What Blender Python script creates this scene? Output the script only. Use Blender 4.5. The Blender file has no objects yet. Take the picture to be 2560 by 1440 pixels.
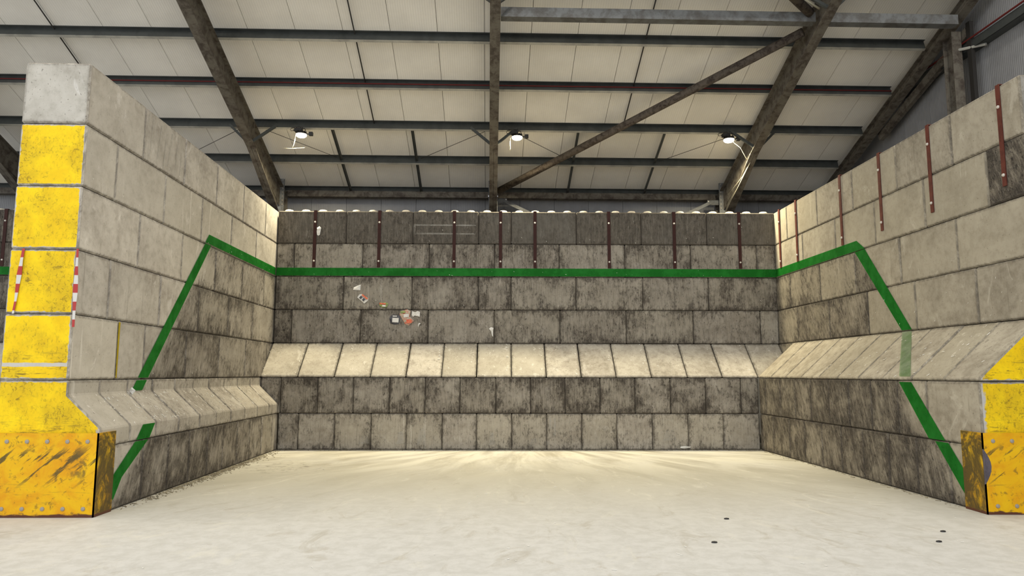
import bpy, bmesh, math, random
from mathutils import Vector, Matrix
random.seed(11)
SC = bpy.context.scene
COL = SC.collection
R = math.radians

# ------------------------------------------------------------------ camera
def set_camera():
    yaw, pitch, roll = -0.0134, 0.1187, -0.0017
    cy, sy = math.cos(yaw), math.sin(yaw)
    cp, sp = math.cos(pitch), math.sin(pitch)
    cr, sr = math.cos(roll), math.sin(roll)
    Ry = Matrix(((cy, sy, 0), (-sy, cy, 0), (0, 0, 1)))
    Rp = Matrix(((1, 0, 0), (0, cp, sp), (0, -sp, cp)))
    Rr = Matrix(((cr, 0, -sr), (0, 1, 0), (sr, 0, cr)))
    M = Rr @ Rp @ Ry
    right, fwd, up = M[0], M[1], M[2]
    cd = bpy.data.cameras.new('camera')
    cd.sensor_width = 36
    cd.lens = 1798.4 / 2560 * 36
    co = bpy.data.objects.new('camera', cd)
    COL.objects.link(co)
    m = Matrix.Identity(4)
    for i in range(3):
        m[i][0] = right[i]; m[i][1] = up[i]; m[i][2] = -fwd[i]
    m[0][3], m[1][3], m[2][3] = 0, 0, 1.6855
    co.matrix_world = m
    SC.camera = co
set_camera()

# ------------------------------------------------------------------ world, lights, exposure
w = bpy.data.worlds.new('world'); SC.world = w; w.use_nodes = True
bg = w.node_tree.nodes['Background']
bg.inputs[0].default_value = (0.93, 0.96, 1.0, 1)
bg.inputs[1].default_value = 1.12
SC.view_settings.view_transform = 'Standard'
SC.view_settings.look = 'None'
SC.view_settings.exposure = 0.55
SC.view_settings.gamma = 1
SC.view_settings.use_curve_mapping = False
LAMP_W = 215
FILL_W = 115

# building frame: the steel hall is turned 1 degree against the block bay
AB = 0.0175
MB_ = Matrix.Rotation(AB, 4, 'Z')
SL = 0.36                      # roof slope
ZR = 8.05                      # underside of roof at by = 17
RANG = math.atan(SL)
NRM = Vector((0, SL, 1)).normalized()
def rz(by): return ZR - SL * (by - 17)
def rp(bx, by, off=0):         # point under the roof, perpendicular offset
    return Vector((bx, by, rz(by))) - NRM * off
def W(p): return MB_ @ Vector(p)

# ------------------------------------------------------------------ materials
class NT:
    def __init__(s, name):
        s.m = bpy.data.materials.new(name); s.m.use_nodes = True
        s.t = s.m.node_tree; s.n = s.t.nodes; s.n.clear()
        s.out = s.n.new('ShaderNodeOutputMaterial')
        s.b = s.n.new('ShaderNodeBsdfPrincipled')
        s.t.links.new(s.b.outputs[0], s.out.inputs[0])
        s.b.inputs['Specular IOR Level'].default_value = 0.25
    def l(s, a, b): s.t.links.new(a, b)
    def val(s, x, inp):
        if hasattr(x, 'is_output') or isinstance(x, bpy.types.NodeSocket): s.l(x, inp)
        else:
            try: inp.default_value = x
            except Exception: inp.default_value = (x[0], x[1], x[2], 1)
    def math(s, op, a, b=None, c=None, clamp=False):
        n = s.n.new('ShaderNodeMath'); n.operation = op; n.use_clamp = clamp
        s.val(a, n.inputs[0])
        if b is not None: s.val(b, n.inputs[1])
        if c is not None: s.val(c, n.inputs[2])
        return n.outputs[0]
    def ramp(s, x, a, b, lo=0., hi=1.):
        n = s.n.new('ShaderNodeMapRange'); n.interpolation_type = 'SMOOTHSTEP'
        s.val(x, n.inputs[0]); s.val(a, n.inputs[1]); s.val(b, n.inputs[2]); s.val(lo, n.inputs[3]); s.val(hi, n.inputs[4])
        return n.outputs[0]
    def mix(s, f, a, b, typ='MIX'):
        n = s.n.new('ShaderNodeMix'); n.data_type = 'RGBA'; n.blend_type = typ
        s.val(f, n.inputs[0])
        for x, i in ((a, n.inputs[6]), (b, n.inputs[7])):
            if isinstance(x, bpy.types.NodeSocket): s.l(x, i)
            else: i.default_value = (x[0], x[1], x[2], 1)
        return n.outputs[2]
    def noise(s, vec, scale, detail=4, rough=.55, dist=0., sc=None):
        if sc:
            mp = s.n.new('ShaderNodeVectorMath'); mp.operation = 'MULTIPLY'
            s.l(vec, mp.inputs[0]); mp.inputs[1].default_value = sc; vec = mp.outputs[0]
        n = s.n.new('ShaderNodeTexNoise'); s.l(vec, n.inputs['Vector'])
        n.inputs['Scale'].default_value = scale; n.inputs['Detail'].default_value = detail
        n.inputs['Roughness'].default_value = rough; n.inputs['Distortion'].default_value = dist
        return n.outputs[0]
    def bump(s, h, strength=.3, dist=.01, prev=None):
        n = s.n.new('ShaderNodeBump'); n.inputs['Strength'].default_value = strength
        n.inputs['Distance'].default_value = dist; s.l(h, n.inputs['Height'])
        if prev: s.l(prev, n.inputs['Normal'])
        s.l(n.outputs[0], s.b.inputs['Normal']); return n.outputs[0]
    def sep(s, v):
        n = s.n.new('ShaderNodeSeparateXYZ'); s.l(v, n.inputs[0]); return n.outputs
    def geo(s): return s.n.new('ShaderNodeNewGeometry').outputs
    def tc(s): return s.n.new('ShaderNodeTexCoord').outputs
    def info(s): return s.n.new('ShaderNodeObjectInfo').outputs
    def vadd(s, a, b):
        n = s.n.new('ShaderNodeVectorMath'); n.operation = 'ADD'; s.l(a, n.inputs[0]); s.val(b, n.inputs[1]); return n.outputs[0]

def concrete(name, yellow=False, end=False, tint=(1., 1., 1.), lean=0.):
    """colour inputs per object: R tone, G dirt under the fill line, B half length, A direct dirt, also shade for the neighbouring bay"""
    t = NT(name)
    P = t.geo()['Position']; O = t.tc()['Object']; G = t.tc()['Generated']
    inf = t.info(); rnd = inf['Random']
    cn = t.n.new('ShaderNodeSeparateColor'); t.l(inf['Color'], cn.inputs[0])
    tone, gd, hl = cn.outputs[0], cn.outputs[1], cn.outputs[2]
    ad = inf['Alpha']
    os_ = t.sep(O)
    off = t.n.new('ShaderNodeCombineXYZ')
    t.l(t.math('MULTIPLY', rnd, 90.), off.inputs[0]); t.l(t.math('MULTIPLY', rnd, 37.), off.inputs[2])
    Q = t.vadd(O, off.outputs[0])
    cs = t.n.new('ShaderNodeCombineXYZ')                       # sheared copy: scrape marks lean with the loader's bucket
    t.l(t.math('ADD', os_[0], t.math('MULTIPLY', os_[2], lean)), cs.inputs[0]); t.l(os_[1], cs.inputs[1]); t.l(os_[2], cs.inputs[2])
    S = t.vadd(cs.outputs[0], off.outputs[0])
    # base: cloudy cement
    n1 = t.noise(Q, 1.5, 8, .62, .5)
    n2 = t.noise(Q, 8, 8, .68)
    base = t.mix(t.ramp(n1, .32, .68), (.285, .262, .225), (.475, .45, .40))
    base = t.mix(t.ramp(n2, .36, .68, 0, .38), base, (.56, .535, .49))
    base = t.mix(t.ramp(n2, .50, .30, 0, .40), base, (.24, .22, .19))
    hue = t.math('FRACT', t.math('MULTIPLY', rnd, 7.31))
    base = t.mix(t.ramp(hue, 0, 1, 0, .55), base, (.42, .395, .33))
    # drips and limewash smears
    n3 = t.noise(Q, 2.2, 8, .68, 1.2, (1.2, 1, .7))
    base = t.mix(t.ramp(n3, .585, .68, 0, .42), base, (.66, .64, .60))
    dr = t.noise(Q, 3.0, 6, .6, .2, (3.2, 3.2, .16))
    base = t.mix(t.math('MULTIPLY', t.ramp(dr, .60, .68), t.ramp(hue, .62, .75, 0, .55)), base, (.68, .66, .61))
    base = t.mix(t.math('MULTIPLY', t.ramp(dr, .40, .33), t.ramp(hue, .5, .2, 0, .45)), base, (.19, .172, .142))
    n4 = t.noise(Q, 34, 4, .55)
    base = t.mix(t.ramp(n4, .63, .70, 0, .65), base, (.13, .115, .095))
    mul = t.math('MULTIPLY', tone, 2.0)
    cmb = t.n.new('ShaderNodeCombineColor')
    for i in range(3): t.l(t.math('MULTIPLY', mul, tint[i]), cmb.inputs[i])
    base = t.mix(1., base, cmb.outputs[0], 'MULTIPLY')
    # distance to the block's edges
    gs = t.sep(G)
    L = t.math('MULTIPLY', hl, 2.)
    if end:
        ex = t.math('MINIMUM', gs[1], t.math('SUBTRACT', 1., gs[1])); ex = t.math('MULTIPLY', ex, .8)
    else:
        ex = t.math('MULTIPLY', t.math('MINIMUM', gs[0], t.math('SUBTRACT', 1., gs[0])), L)
    ez = t.math('MULTIPLY', t.math('MINIMUM', gs[2], t.math('SUBTRACT', 1., gs[2])), .8)
    e = t.math('MINIMUM', ex, ez)
    en = t.math('ADD', e, t.math('MULTIPLY', t.math('SUBTRACT', t.noise(Q, 4, 7, .68), .5), .45))
    edge = t.ramp(en, .0, .20, 1, 0)
    # grime: below the old fill line y > 9 + z, z < 4
    ps = t.sep(P)
    fl = t.math('SUBTRACT', t.math('SUBTRACT', ps[1], ps[2]), 9.0)
    fl = t.math('ADD', fl, t.math('MULTIPLY', t.math('SUBTRACT', t.noise(P, 1.5, 4), .5), 1.2))
    fill = t.math('MULTIPLY', t.ramp(fl, -.15, .55), t.ramp(ps[2], 4.05, 3.95, .0, 1.))
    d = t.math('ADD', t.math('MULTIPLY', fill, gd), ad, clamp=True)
    s1 = t.noise(S, 7.5, 9, .74, .5, (1.5, 1.5, .62))
    s2 = t.noise(Q, 2.0, 6, .62, .4)
    s3 = t.noise(S, 19, 7, .72, .4, (1.5, 1.5, .7))
    v = t.math('ADD', t.math('MULTIPLY', s1, .50), t.math('MULTIPLY', s2, .50))
    v = t.math('ADD', v, t.math('MULTIPLY', edge, .075))
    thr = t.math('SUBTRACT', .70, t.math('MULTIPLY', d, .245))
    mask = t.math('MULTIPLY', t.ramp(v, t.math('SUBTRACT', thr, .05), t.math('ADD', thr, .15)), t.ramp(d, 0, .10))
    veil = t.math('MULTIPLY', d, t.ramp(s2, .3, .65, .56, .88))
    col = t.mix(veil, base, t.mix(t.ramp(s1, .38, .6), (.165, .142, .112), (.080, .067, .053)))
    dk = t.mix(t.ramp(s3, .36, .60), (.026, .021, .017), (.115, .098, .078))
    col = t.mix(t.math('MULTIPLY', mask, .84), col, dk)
    fk = t.math('ADD', s3, t.math('MULTIPLY', t.math('SUBTRACT', v, .52), .7))
    col = t.mix(t.math('MULTIPLY', t.ramp(fk, .548, .61), t.math('MULTIPLY', d, .9)), col, (.020, .017, .014))
    br = t.noise(S, 17, 7, .7, .3, (1.8, 1.8, .13))           # fine brushed streaks
    col = t.mix(t.math('MULTIPLY', t.ramp(br, .50, .62), t.math('MULTIPLY', d, .42)), col, (.045, .038, .031))
    col = t.mix(t.math('MULTIPLY', t.ramp(br, .47, .38), t.math('MULTIPLY', d, .20)), col, (.40, .365, .31))
    sc = t.noise(S, 8, 8, .75, 1.5, (3.0, 3.0, .5))
    col = t.mix(t.math('MULTIPLY', t.ramp(sc, .60, .68), t.math('ADD', t.math('MULTIPLY', d, .42), .08)), col, (.50, .47, .42))
    nz = t.sep(t.geo()['True Normal'])[2]                    # unseen wall head darkened to cut lamplight bouncing onto the roof
    col = t.mix(t.math('MULTIPLY', t.ramp(nz, .93, .97), t.ramp(ps[2], 5.4, 5.5)), col, (.075, .065, .05))
    e2 = t.ramp(e, .012, .05, 1, 0)
    col = t.mix(t.math('MULTIPLY', e2, t.math('MULTIPLY', t.ramp(s1, .35, .6), .60)), col, (.085, .073, .060))
    if yellow:
        py = t.noise(Q, 3, 7, .62, .6)
        ycol = t.mix(t.ramp(py, .3, .7), (.82, .53, .003), (.93, .66, .005))
        dn = t.noise(Q, 12, 9, .76, .8, (.8, .8, 1.7))
        dl = t.noise(Q, 1.8, 5, .62)
        ycol = t.mix(t.ramp(dl, .40, .66, 0, .50), ycol, (.46, .30, .010))
        dth = t.math('SUBTRACT', .605, t.math('MULTIPLY', t.math('SUBTRACT', dl, .5), .45))
        ycol = t.mix(t.math('MULTIPLY', t.ramp(dn, dth, t.math('ADD', dth, .06)), .72), ycol, (.15, .095, .012))
        hz = t.noise(Q, 15, 8, .74, .4, (.30, .30, 2.6))
        low = t.ramp(gs[2], .62, .10, .0, 1)
        dm = t.noise(Q, 24, 8, .78, .6, (1.3, 1.3, .8))
        ycol = t.mix(t.math('MULTIPLY', t.ramp(dm, .53, .60), t.ramp(dl, .38, .62, .15, .85)), ycol, (.30, .19, .008))
        lowz = t.ramp(ps[2], 2.5, 2.2)
        ycol = t.mix(t.math('MULTIPLY', t.ramp(hz, .545, .61), t.math('MULTIPLY', t.math('MULTIPLY', low, lowz), .8)), ycol, (.13, .085, .02))
        chip = t.math('ADD', e, t.math('MULTIPLY', t.math('SUBTRACT', t.noise(Q, 9, 7, .66), .5), .085))
        bare = t.mix(.45, base, (.55, .53, .52))
        pm = t.ramp(chip, .016, .026)
        bz = t.math('ABSOLUTE', t.math('SUBTRACT', ps[2], 1.785))          # scraped-bare stripe low on the left pillar
        bz = t.math('ADD', bz, t.math('MULTIPLY', t.math('SUBTRACT', t.noise(Q, 7, 6, .6), .5), .03))
        pm = t.math('MULTIPLY', pm, t.math('MAXIMUM', t.ramp(bz, .018, .026), t.ramp(ps[0], -1., 0.)))
        col = t.mix(pm, bare, ycol)
    t.l(col, t.b.inputs['Base Color'])
    t.b.inputs['Roughness'].default_value = .88 if not yellow else .6
    h = t.math('ADD', t.math('MULTIPLY', n2, .5), t.math('MULTIPLY', s3, .7))
    t.bump(h, .5 if not yellow else .35, .014)
    return t.m

def simple(name, col, rough=.6, metal=0., spec=.3, var=None, vs=6., bumpn=0.):
    t = NT(name); t.b.inputs['Roughness'].default_value = rough
    t.b.inputs['Metallic'].default_value = metal; t.b.inputs['Specular IOR Level'].default_value = spec
    if var:
        n = t.noise(t.tc()['Object'], vs, 8, .68, .4)
        c = t.mix(t.ramp(n, .4, .66), col, var)
        n2 = t.noise(t.tc()['Object'], vs * 5, 4, .6)
        c = t.mix(t.ramp(n2, .62, .72, 0, .5), c, tuple(x * .45 for x in var))
        t.l(c, t.b.inputs['Base Color'])
        if bumpn: t.bump(n, bumpn, .01)
    else: t.b.inputs['Base Color'].default_value = (*col, 1)
    return t.m

def ribbed(name, ca, cb, axis, pitch, amp=.25):
    """white lining sheet with fine ribs"""
    t = NT(name); O = t.tc()['Object']; rnd = t.info()['Random']
    s = t.sep(O)
    ph = t.math('MULTIPLY', s[axis], 2 * math.pi / pitch)
    wv = t.math('SINE', ph)
    off = t.n.new('ShaderNodeCombineXYZ'); t.l(t.math('MULTIPLY', rnd, 60.), off.inputs[0])
    Q = t.vadd(O, off.outputs[0])
    n = t.noise(Q, .9, 6, .6)
    c = t.mix(t.ramp(n, .3, .7), ca, cb)
    n2 = t.noise(Q, 22, 4, .6)
    c = t.mix(t.ramp(n2, .70, .76, 0, .6), c, (.22, .19, .15))
    c = t.mix(t.math('MULTIPLY', t.ramp(wv, -.9, -.3, 1, 0), .10), c, (.25, .23, .21))
    t.l(c, t.b.inputs['Base Color']); t.b.inputs['Roughness'].default_value = .55
    t.bump(wv, amp, .003)
    return t.m

def floor_mat():
    t = NT('floor_concrete'); P = t.geo()['Position']; ps = t.sep(P)
    # polar coordinates about the bay mouth give the swept arcs
    cx = t.math('SUBTRACT', ps[0], .6); cy = t.math('SUBTRACT', ps[1], 19.)
    ang = t.math('ARCTAN2', cx, t.math('MULTIPLY', cy, -1.))
    rad = t.math('SQRT', t.math('ADD', t.math('MULTIPLY', cx, cx), t.math('MULTIPLY', cy, cy)))
    cv = t.n.new('ShaderNodeCombineXYZ')
    t.l(t.math('MULTIPLY', ang, 5.5), cv.inputs[0]); t.l(t.math('MULTIPLY', rad, .22), cv.inputs[1])
    a = t.noise(cv.outputs[0], 1.7, 7, .62, .6)
    b = t.noise(P, .8, 6, .62, .5)
    c = t.noise(P, 6, 8, .7, .3)
    f = t.noise(P, 60, 3, .5)
    col = t.mix(t.ramp(a, .34, .62), (.38, .35, .275), (.65, .62, .52))
    col = t.mix(t.ramp(b, .35, .7, 0, .5), col, (.60, .585, .54))
    near = t.ramp(ps[1], 12.5, 7., 0, .8)  # cool daylight on the front floor put into its colour
    col = t.mix(t.math('MULTIPLY', t.ramp(ps[1], 15., 12.), .75), col, (.40, .375, .305))  # light falloff painted in: middle floor made darker and warmer
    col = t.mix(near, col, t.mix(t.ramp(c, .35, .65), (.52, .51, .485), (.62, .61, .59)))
    pol = t.noise(cv.outputs[0], 5, 8, .7, 1.)
    col = t.mix(t.ramp(pol, .54, .68, 0, .5), col, (.37, .335, .27))
    pol2 = t.noise(cv.outputs[0], 3.1, 8, .7, 1.4)
    col = t.mix(t.ramp(pol2, .55, .68, 0, .4), col, (.66, .63, .54))
    col = t.mix(t.ramp(c, .60, .74, 0, .25), col, (.36, .34, .30))
    col = t.mix(t.ramp(f, .66, .74, 0, .4), col, (.30, .28, .25))
    # tread marks left by loader tyres near the back wall
    def tread(x0, x1, y0, y1, lean):
        xx = t.math('SUBTRACT', ps[0], t.math('MULTIPLY', t.math('SUBTRACT', ps[1], 15.), lean))
        m = t.math('MULTIPLY', t.ramp(xx, x0, x0 + .08), t.ramp(xx, x1, x1 - .08))
        m = t.math('MULTIPLY', m, t.math('MULTIPLY', t.ramp(ps[1], y0, y0 + .5), t.ramp(ps[1], y1, y1 - .5)))
        st = t.math('SINE', t.math('MULTIPLY', t.math('ADD', ps[1], t.math('MULTIPLY', xx, .25)), 42.))
        m = t.math('MULTIPLY', m, t.ramp(st, .1, .7))
        return t.math('MULTIPLY', m, t.ramp(t.noise(P, 2.5, 5, .6), .42, .6))
    for q in ((-1.15, -.7, 11.5, 16, .06), (.05, .5, 10.5, 15.6, -.10), (.95, 1.4, 11, 15.4, -.28)):
        col = t.mix(t.math('MULTIPLY', tread(*q), .55), col, (.36, .33, .27))
    # scuffed dark patch left of the middle
    dx = t.math('ADD', ps[0], 3.9); dy = t.math('SUBTRACT', ps[1], 13.4)
    rr = t.math('SQRT', t.math('ADD', t.math('MULTIPLY', dx, dx), t.math('MULTIPLY', dy, dy)))
    col = t.mix(t.math('MULTIPLY', t.ramp(rr, 1.2, .1), t.ramp(c, .5, .66)), col, (.20, .175, .14))
    col = t.mix(t.ramp(ps[1], 17.9, 18.1), col, (.05, .045, .038))  # unseen floor behind the wall darkened to cut bounce light at the eaves
    t.l(col, t.b.inputs['Base Color'])
    t.b.inputs['Roughness'].default_value = .62
    t.bump(t.math('ADD', c, t.math('MULTIPLY', f, .4)), .12, .01)
    return t.m

def film(name, col, dens, tcol):
    """thin spray paint: dirt of the block shows through"""
    t = NT(name); t.b.inputs['Base Color'].default_value = (*col, 1); t.b.inputs['Roughness'].default_value = .6
    tr = t.n.new('ShaderNodeBsdfTransparent')
    tr.inputs[0].default_value = (*tcol, 1)
    n = t.noise(t.geo()['Position'], 3, 7, .65)
    fac = t.ramp(n, .3, .75, dens - .12, dens + .15)
    mx = t.n.new('ShaderNodeMixShader'); t.l(fac, mx.inputs[0]); t.l(tr.outputs[0], mx.inputs[1]); t.l(t.b.outputs[0], mx.inputs[2])
    t.l(mx.outputs[0], t.out.inputs[0]); return t.m

def emit(name, col, s):
    t = NT(name); t.b.inputs['Base Color'].default_value = (*col, 1)
    t.b.inputs['Emission Color'].default_value = (*col, 1); t.b.inputs['Emission Strength'].default_value = s
    return t.m

def tape_mat():
    t = NT('tape'); s = t.sep(t.tc()['Object'])
    w_ = t.math('FRACT', t.math('MULTIPLY', s[2], 4.6))
    c = t.mix(t.ramp(w_, .48, .52), (.62, .60, .56), (.42, .045, .04))
    t.l(c, t.b.inputs['Base Color']); t.b.inputs['Roughness'].default_value = .45; return t.m

def guard_mat():
    """yellow painted steel plate with black rubber scuffs and rust along the foot"""
    t = NT('guard_yellow'); O = t.tc()['Object']; s = t.sep(O)
    a = t.noise(O, 2.4, 8, .66, .6); b = t.noise(O, 11, 8, .7, .4)
    c = t.mix(t.ramp(a, .35, .68), (.78, .47, .004), (.68, .30, .003))
    # slanting black scuffs
    cb = t.n.new('ShaderNodeCombineXYZ')
    u = t.math('ADD', s[0], s[1])
    t.l(t.math('ADD', t.math('MULTIPLY', u, .80), t.math('MULTIPLY', s[2], .6)), cb.inputs[0])
    t.l(t.math('MULTIPLY', t.math('SUBTRACT', s[2], t.math('MULTIPLY', u, .78)), 7.), cb.inputs[1])
    sc = t.noise(cb.outputs[0], 1.25, 7, .66, .3)
    band = t.math('MULTIPLY', t.ramp(s[2], .30, .48), t.ramp(s[2], .88, .70))
    c = t.mix(t.math('MULTIPLY', t.ramp(sc, .54, .585), t.math('MULTIPLY', band, .9)), c, (.07, .055, .02))
    sm = t.noise(O, 2.9, 7, .66, .5, (1.2, 1.2, 1.))
    c = t.mix(t.math('MULTIPLY', t.ramp(sm, .56, .64), t.math('MULTIPLY', band, .72)), c, (.10, .078, .022))
    # horizontal rubs
    hz = t.noise(O, 5, 7, .7, .3, (.5, .5, 5.))
    lo = t.math('MULTIPLY', t.ramp(s[2], .10, .2), t.ramp(s[2], .45, .30))
    c = t.mix(t.math('MULTIPLY', t.ramp(hz, .55, .64), t.math('MULTIPLY', lo, .6)), c, (.28, .17, .02))
    c = t.mix(t.ramp(b, .565, .64, 0, .7), c, (.20, .12, .015))
    # the return side is rubbed dark all over
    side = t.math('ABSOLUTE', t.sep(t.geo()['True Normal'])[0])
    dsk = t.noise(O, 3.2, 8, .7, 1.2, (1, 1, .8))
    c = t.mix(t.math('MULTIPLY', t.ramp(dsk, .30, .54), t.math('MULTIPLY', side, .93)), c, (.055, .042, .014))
    rn = t.noise(O, 9, 6, .65, .4, (.4, .4, 1.))
    foot = t.math('ADD', s[2], t.math('MULTIPLY', t.math('SUBTRACT', rn, .5), .10))
    c = t.mix(t.ramp(foot, .045, .025), c, (.10, .035, .018))
    t.l(c, t.b.inputs['Base Color']); t.b.inputs['Roughness'].default_value = .5
    t.bump(b, .25, .006); return t.m

M = {
 'block': concrete('block_concrete', tint=(1., .975, .93)),
 'blockleft': concrete('block_grey', tint=(1.04, 1.015, .99), lean=-.35),
 'blockright': concrete('block_tan', tint=(.98, .93, .82), lean=.35),
 'yellow': concrete('block_yellow', yellow=True, end=True),
 'endface': concrete('block_endface', end=True),
 'roof': ribbed('roof_lining', (.75, .72, .66), (.84, .81, .745), 0, .05),
 'clad': ribbed('wall_lining', (.20, .20, .205), (.27, .27, .275), 0, .05, .5),
 'floor': floor_mat(),
 'green': film('green_paint', (.016, .24, .026), .46, (.09, .60, .12)),
 'greenfaint': film('green_paint_faint', (.36, .40, .30), .25, (.66, .80, .62)),
 'torn': simple('torn_steel', (.13, .115, .14), .5, .2, .4, (.08, .07, .085), 8.),
 'yelfilm': film('old_yellow', (.50, .38, .01), .7, (.8, .7, .2)),
 'wash': film('limewash', (.50, .48, .43), .16, (1., 1., 1.)),
 'steel': simple('dusty_steel', (.135, .12, .095), .75, 0, .3, (.055, .042, .033), 5., .3),
 'galv': simple('galvanised', (.060, .065, .062), .45, .2, .5, (.042, .046, .044), 3.),
 'galvlight': simple('galvanised_lamplit', (.44, .43, .38), .5, .1, .5, (.3, .29, .26), 3.),
 'strut': simple('strut_steel', (.16, .165, .165), .6, .1, .4, (.09, .085, .078), 4., .2),
 'tube': simple('rusty_tube', (.105, .085, .066), .8, 0, .3, (.035, .024, .018), 9., .5),
 'red': simple('strap_red', (.125, .034, .022), .7, 0, .25, (.075, .020, .014), 5.),
 'reddark': simple('strap_dark_red', (.040, .012, .009), .7, 0, .25, (.028, .009, .007), 5.),
 'bolt': simple('bolt_zinc', (.62, .58, .52), .4, .3, .5),
 'boltdull': simple('bolt_dull', (.33, .30, .26), .6, .2, .4),
 'black': simple('black_metal', (.022, .020, .018), .5, .1, .4),
 'cable': simple('red_cable', (.12, .012, .010), .6),
 'rod': simple('dark_rod', (.03, .027, .024), .6),
 'web': simple('cobweb', (.75, .70, .52), .9),
 'lens': emit('lamp_lens', (1., .93, .70), 13),
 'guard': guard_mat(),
 'tape': tape_mat(),
 'paper': simple('paper', (.74, .73, .69), .7, 0, .3, (.6, .58, .54), 20.),
 'scrapred': simple('print_red', (.62, .09, .04), .5, 0, .4, (.7, .25, .12), 30.),
 'scrapmix': simple('print_mixed', (.45, .42, .33), .5, 0, .4, (.55, .12, .06), 26.),
 'scrapblack': simple('print_black', (.03, .03, .035), .35, 0, .5, (.10, .10, .12), 24.),
 'scrapgreen': simple('print_green', (.35, .42, .12), .5, 0, .4, (.06, .12, .05), 34.),
 'fleck': simple('fleck', (.78, .76, .70), .8),
 'grit': simple('grit', (.20, .17, .12), .9, 0, .2, (.45, .40, .28), 3.),
}

# ------------------------------------------------------------------ builders
def newobj(name, me, parent=None, mats=None):
    o = bpy.data.objects.new(name, me); COL.objects.link(o)
    if parent: o.parent = parent
    return o
def empty(name, loc=(0, 0, 0), rz_=0., kind=None):
    o = bpy.data.objects.new(name, None); COL.objects.link(o)
    o.location = loc; o.rotation_euler = (0, 0, rz_); o.empty_display_size = .2
    if kind: o['kind'] = kind
    return o
def tag(o, label, cat, group=None, kind=None):
    o['label'] = label; o['category'] = cat
    if group: o['group'] = group
    if kind: o['kind'] = kind
    return o

class Geo:
    """collects faces, then links them as ONE mesh object"""
    def __init__(s): s.v = []; s.f = []; s.mi = []; s.cur = 0
    def add(s, vs, fs):
        b = len(s.v); s.v += [tuple(v) for v in vs]
        for f in fs: s.f.append(tuple(b + i for i in f)); s.mi.append(s.cur)
    def box(s, a, b, mat=None):
        x0, y0, z0 = a; x1, y1, z1 = b
        vs = [(x0, y0, z0), (x1, y0, z0), (x1, y1, z0), (x0, y1, z0), (x0, y0, z1), (x1, y0, z1), (x1, y1, z1), (x0, y1, z1)]
        if mat: vs = [mat @ Vector(v) for v in vs]
        s.add(vs, [(0, 3, 2, 1), (4, 5, 6, 7), (0, 1, 5, 4), (1, 2, 6, 5), (2, 3, 7, 6), (3, 0, 4, 7)])
    def tube(s, pts, r, n=10, cap=True, radii=None):
        pts = [Vector(p) for p in pts]; rings = []
        for i, p in enumerate(pts):
            d = (pts[min(i + 1, len(pts) - 1)] - pts[max(i - 1, 0)]).normalized()
            u = d.cross(Vector((0, 0, 1)) if abs(d.z) < .9 else Vector((1, 0, 0))).normalized(); v = d.cross(u)
            rr = radii[i] if radii else r
            rings.append([p + (u * math.cos(2 * math.pi * k / n) + v * math.sin(2 * math.pi * k / n)) * rr for k in range(n)])
        b = len(s.v); vs = [q for rg in rings for q in rg]; fs = []
        for i in range(len(pts) - 1):
            for k in range(n):
                fs.append((i * n + k, i * n + (k + 1) % n, (i + 1) * n + (k + 1) % n, (i + 1) * n + k))
        if cap: fs += [tuple(range(n))[::-1], tuple((len(pts) - 1) * n + k for k in range(n))]
        s.add(vs, fs)
    def sweep(s, sec, p0, p1, ux, uy, closed=True):
        """extrude a 2D outline (list of (a,b)) from p0 to p1 using axes ux, uy"""
        p0, p1, ux, uy = map(Vector, (p0, p1, ux, uy)); n = len(sec)
        vs = [p0 + ux * a + uy * b for a, b in sec] + [p1 + ux * a + uy * b for a, b in sec]
        fs = [(i, (i + 1) % n, n + (i + 1) % n, n + i) for i in range(n)]
        fs += [tuple(range(n))[::-1], tuple(range(n, 2 * n))]
        s.add(vs, fs)
    def lathe(s, prof, n=20, mat=None):
        vs = []; fs = []
        for r_, z in prof:
            for k in range(n):
                a = 2 * math.pi * k / n; vs.append(Vector((r_ * math.cos(a), r_ * math.sin(a), z)))
        for i in range(len(prof) - 1):
            for k in range(n): fs.append((i * n + k, i * n + (k + 1) % n, (i + 1) * n + (k + 1) % n, (i + 1) * n + k))
        fs += [tuple(range(n))[::-1], tuple((len(prof) - 1) * n + k for k in range(n))]
        if mat: vs = [mat @ v for v in vs]
        s.add(vs, fs)
    def mesh(s, name, mats):
        me = bpy.data.meshes.new(name); me.from_pydata(s.v, [], s.f)
        for m in (mats if isinstance(mats, list) else [mats]): me.materials.append(M[m])
        for p, i in zip(me.polygons, s.mi): p.material_index = i
        bm = bmesh.new(); bm.from_mesh(me); bmesh.ops.recalc_face_normals(bm, faces=bm.faces); bm.to_mesh(me); bm.free()
        return me
    def obj(s, name, mats, parent=None, smooth=False):
        me = s.mesh(name, mats)
        if smooth:
            for p in me.polygons: p.use_smooth = True
        return newobj(name, me, parent)

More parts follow.
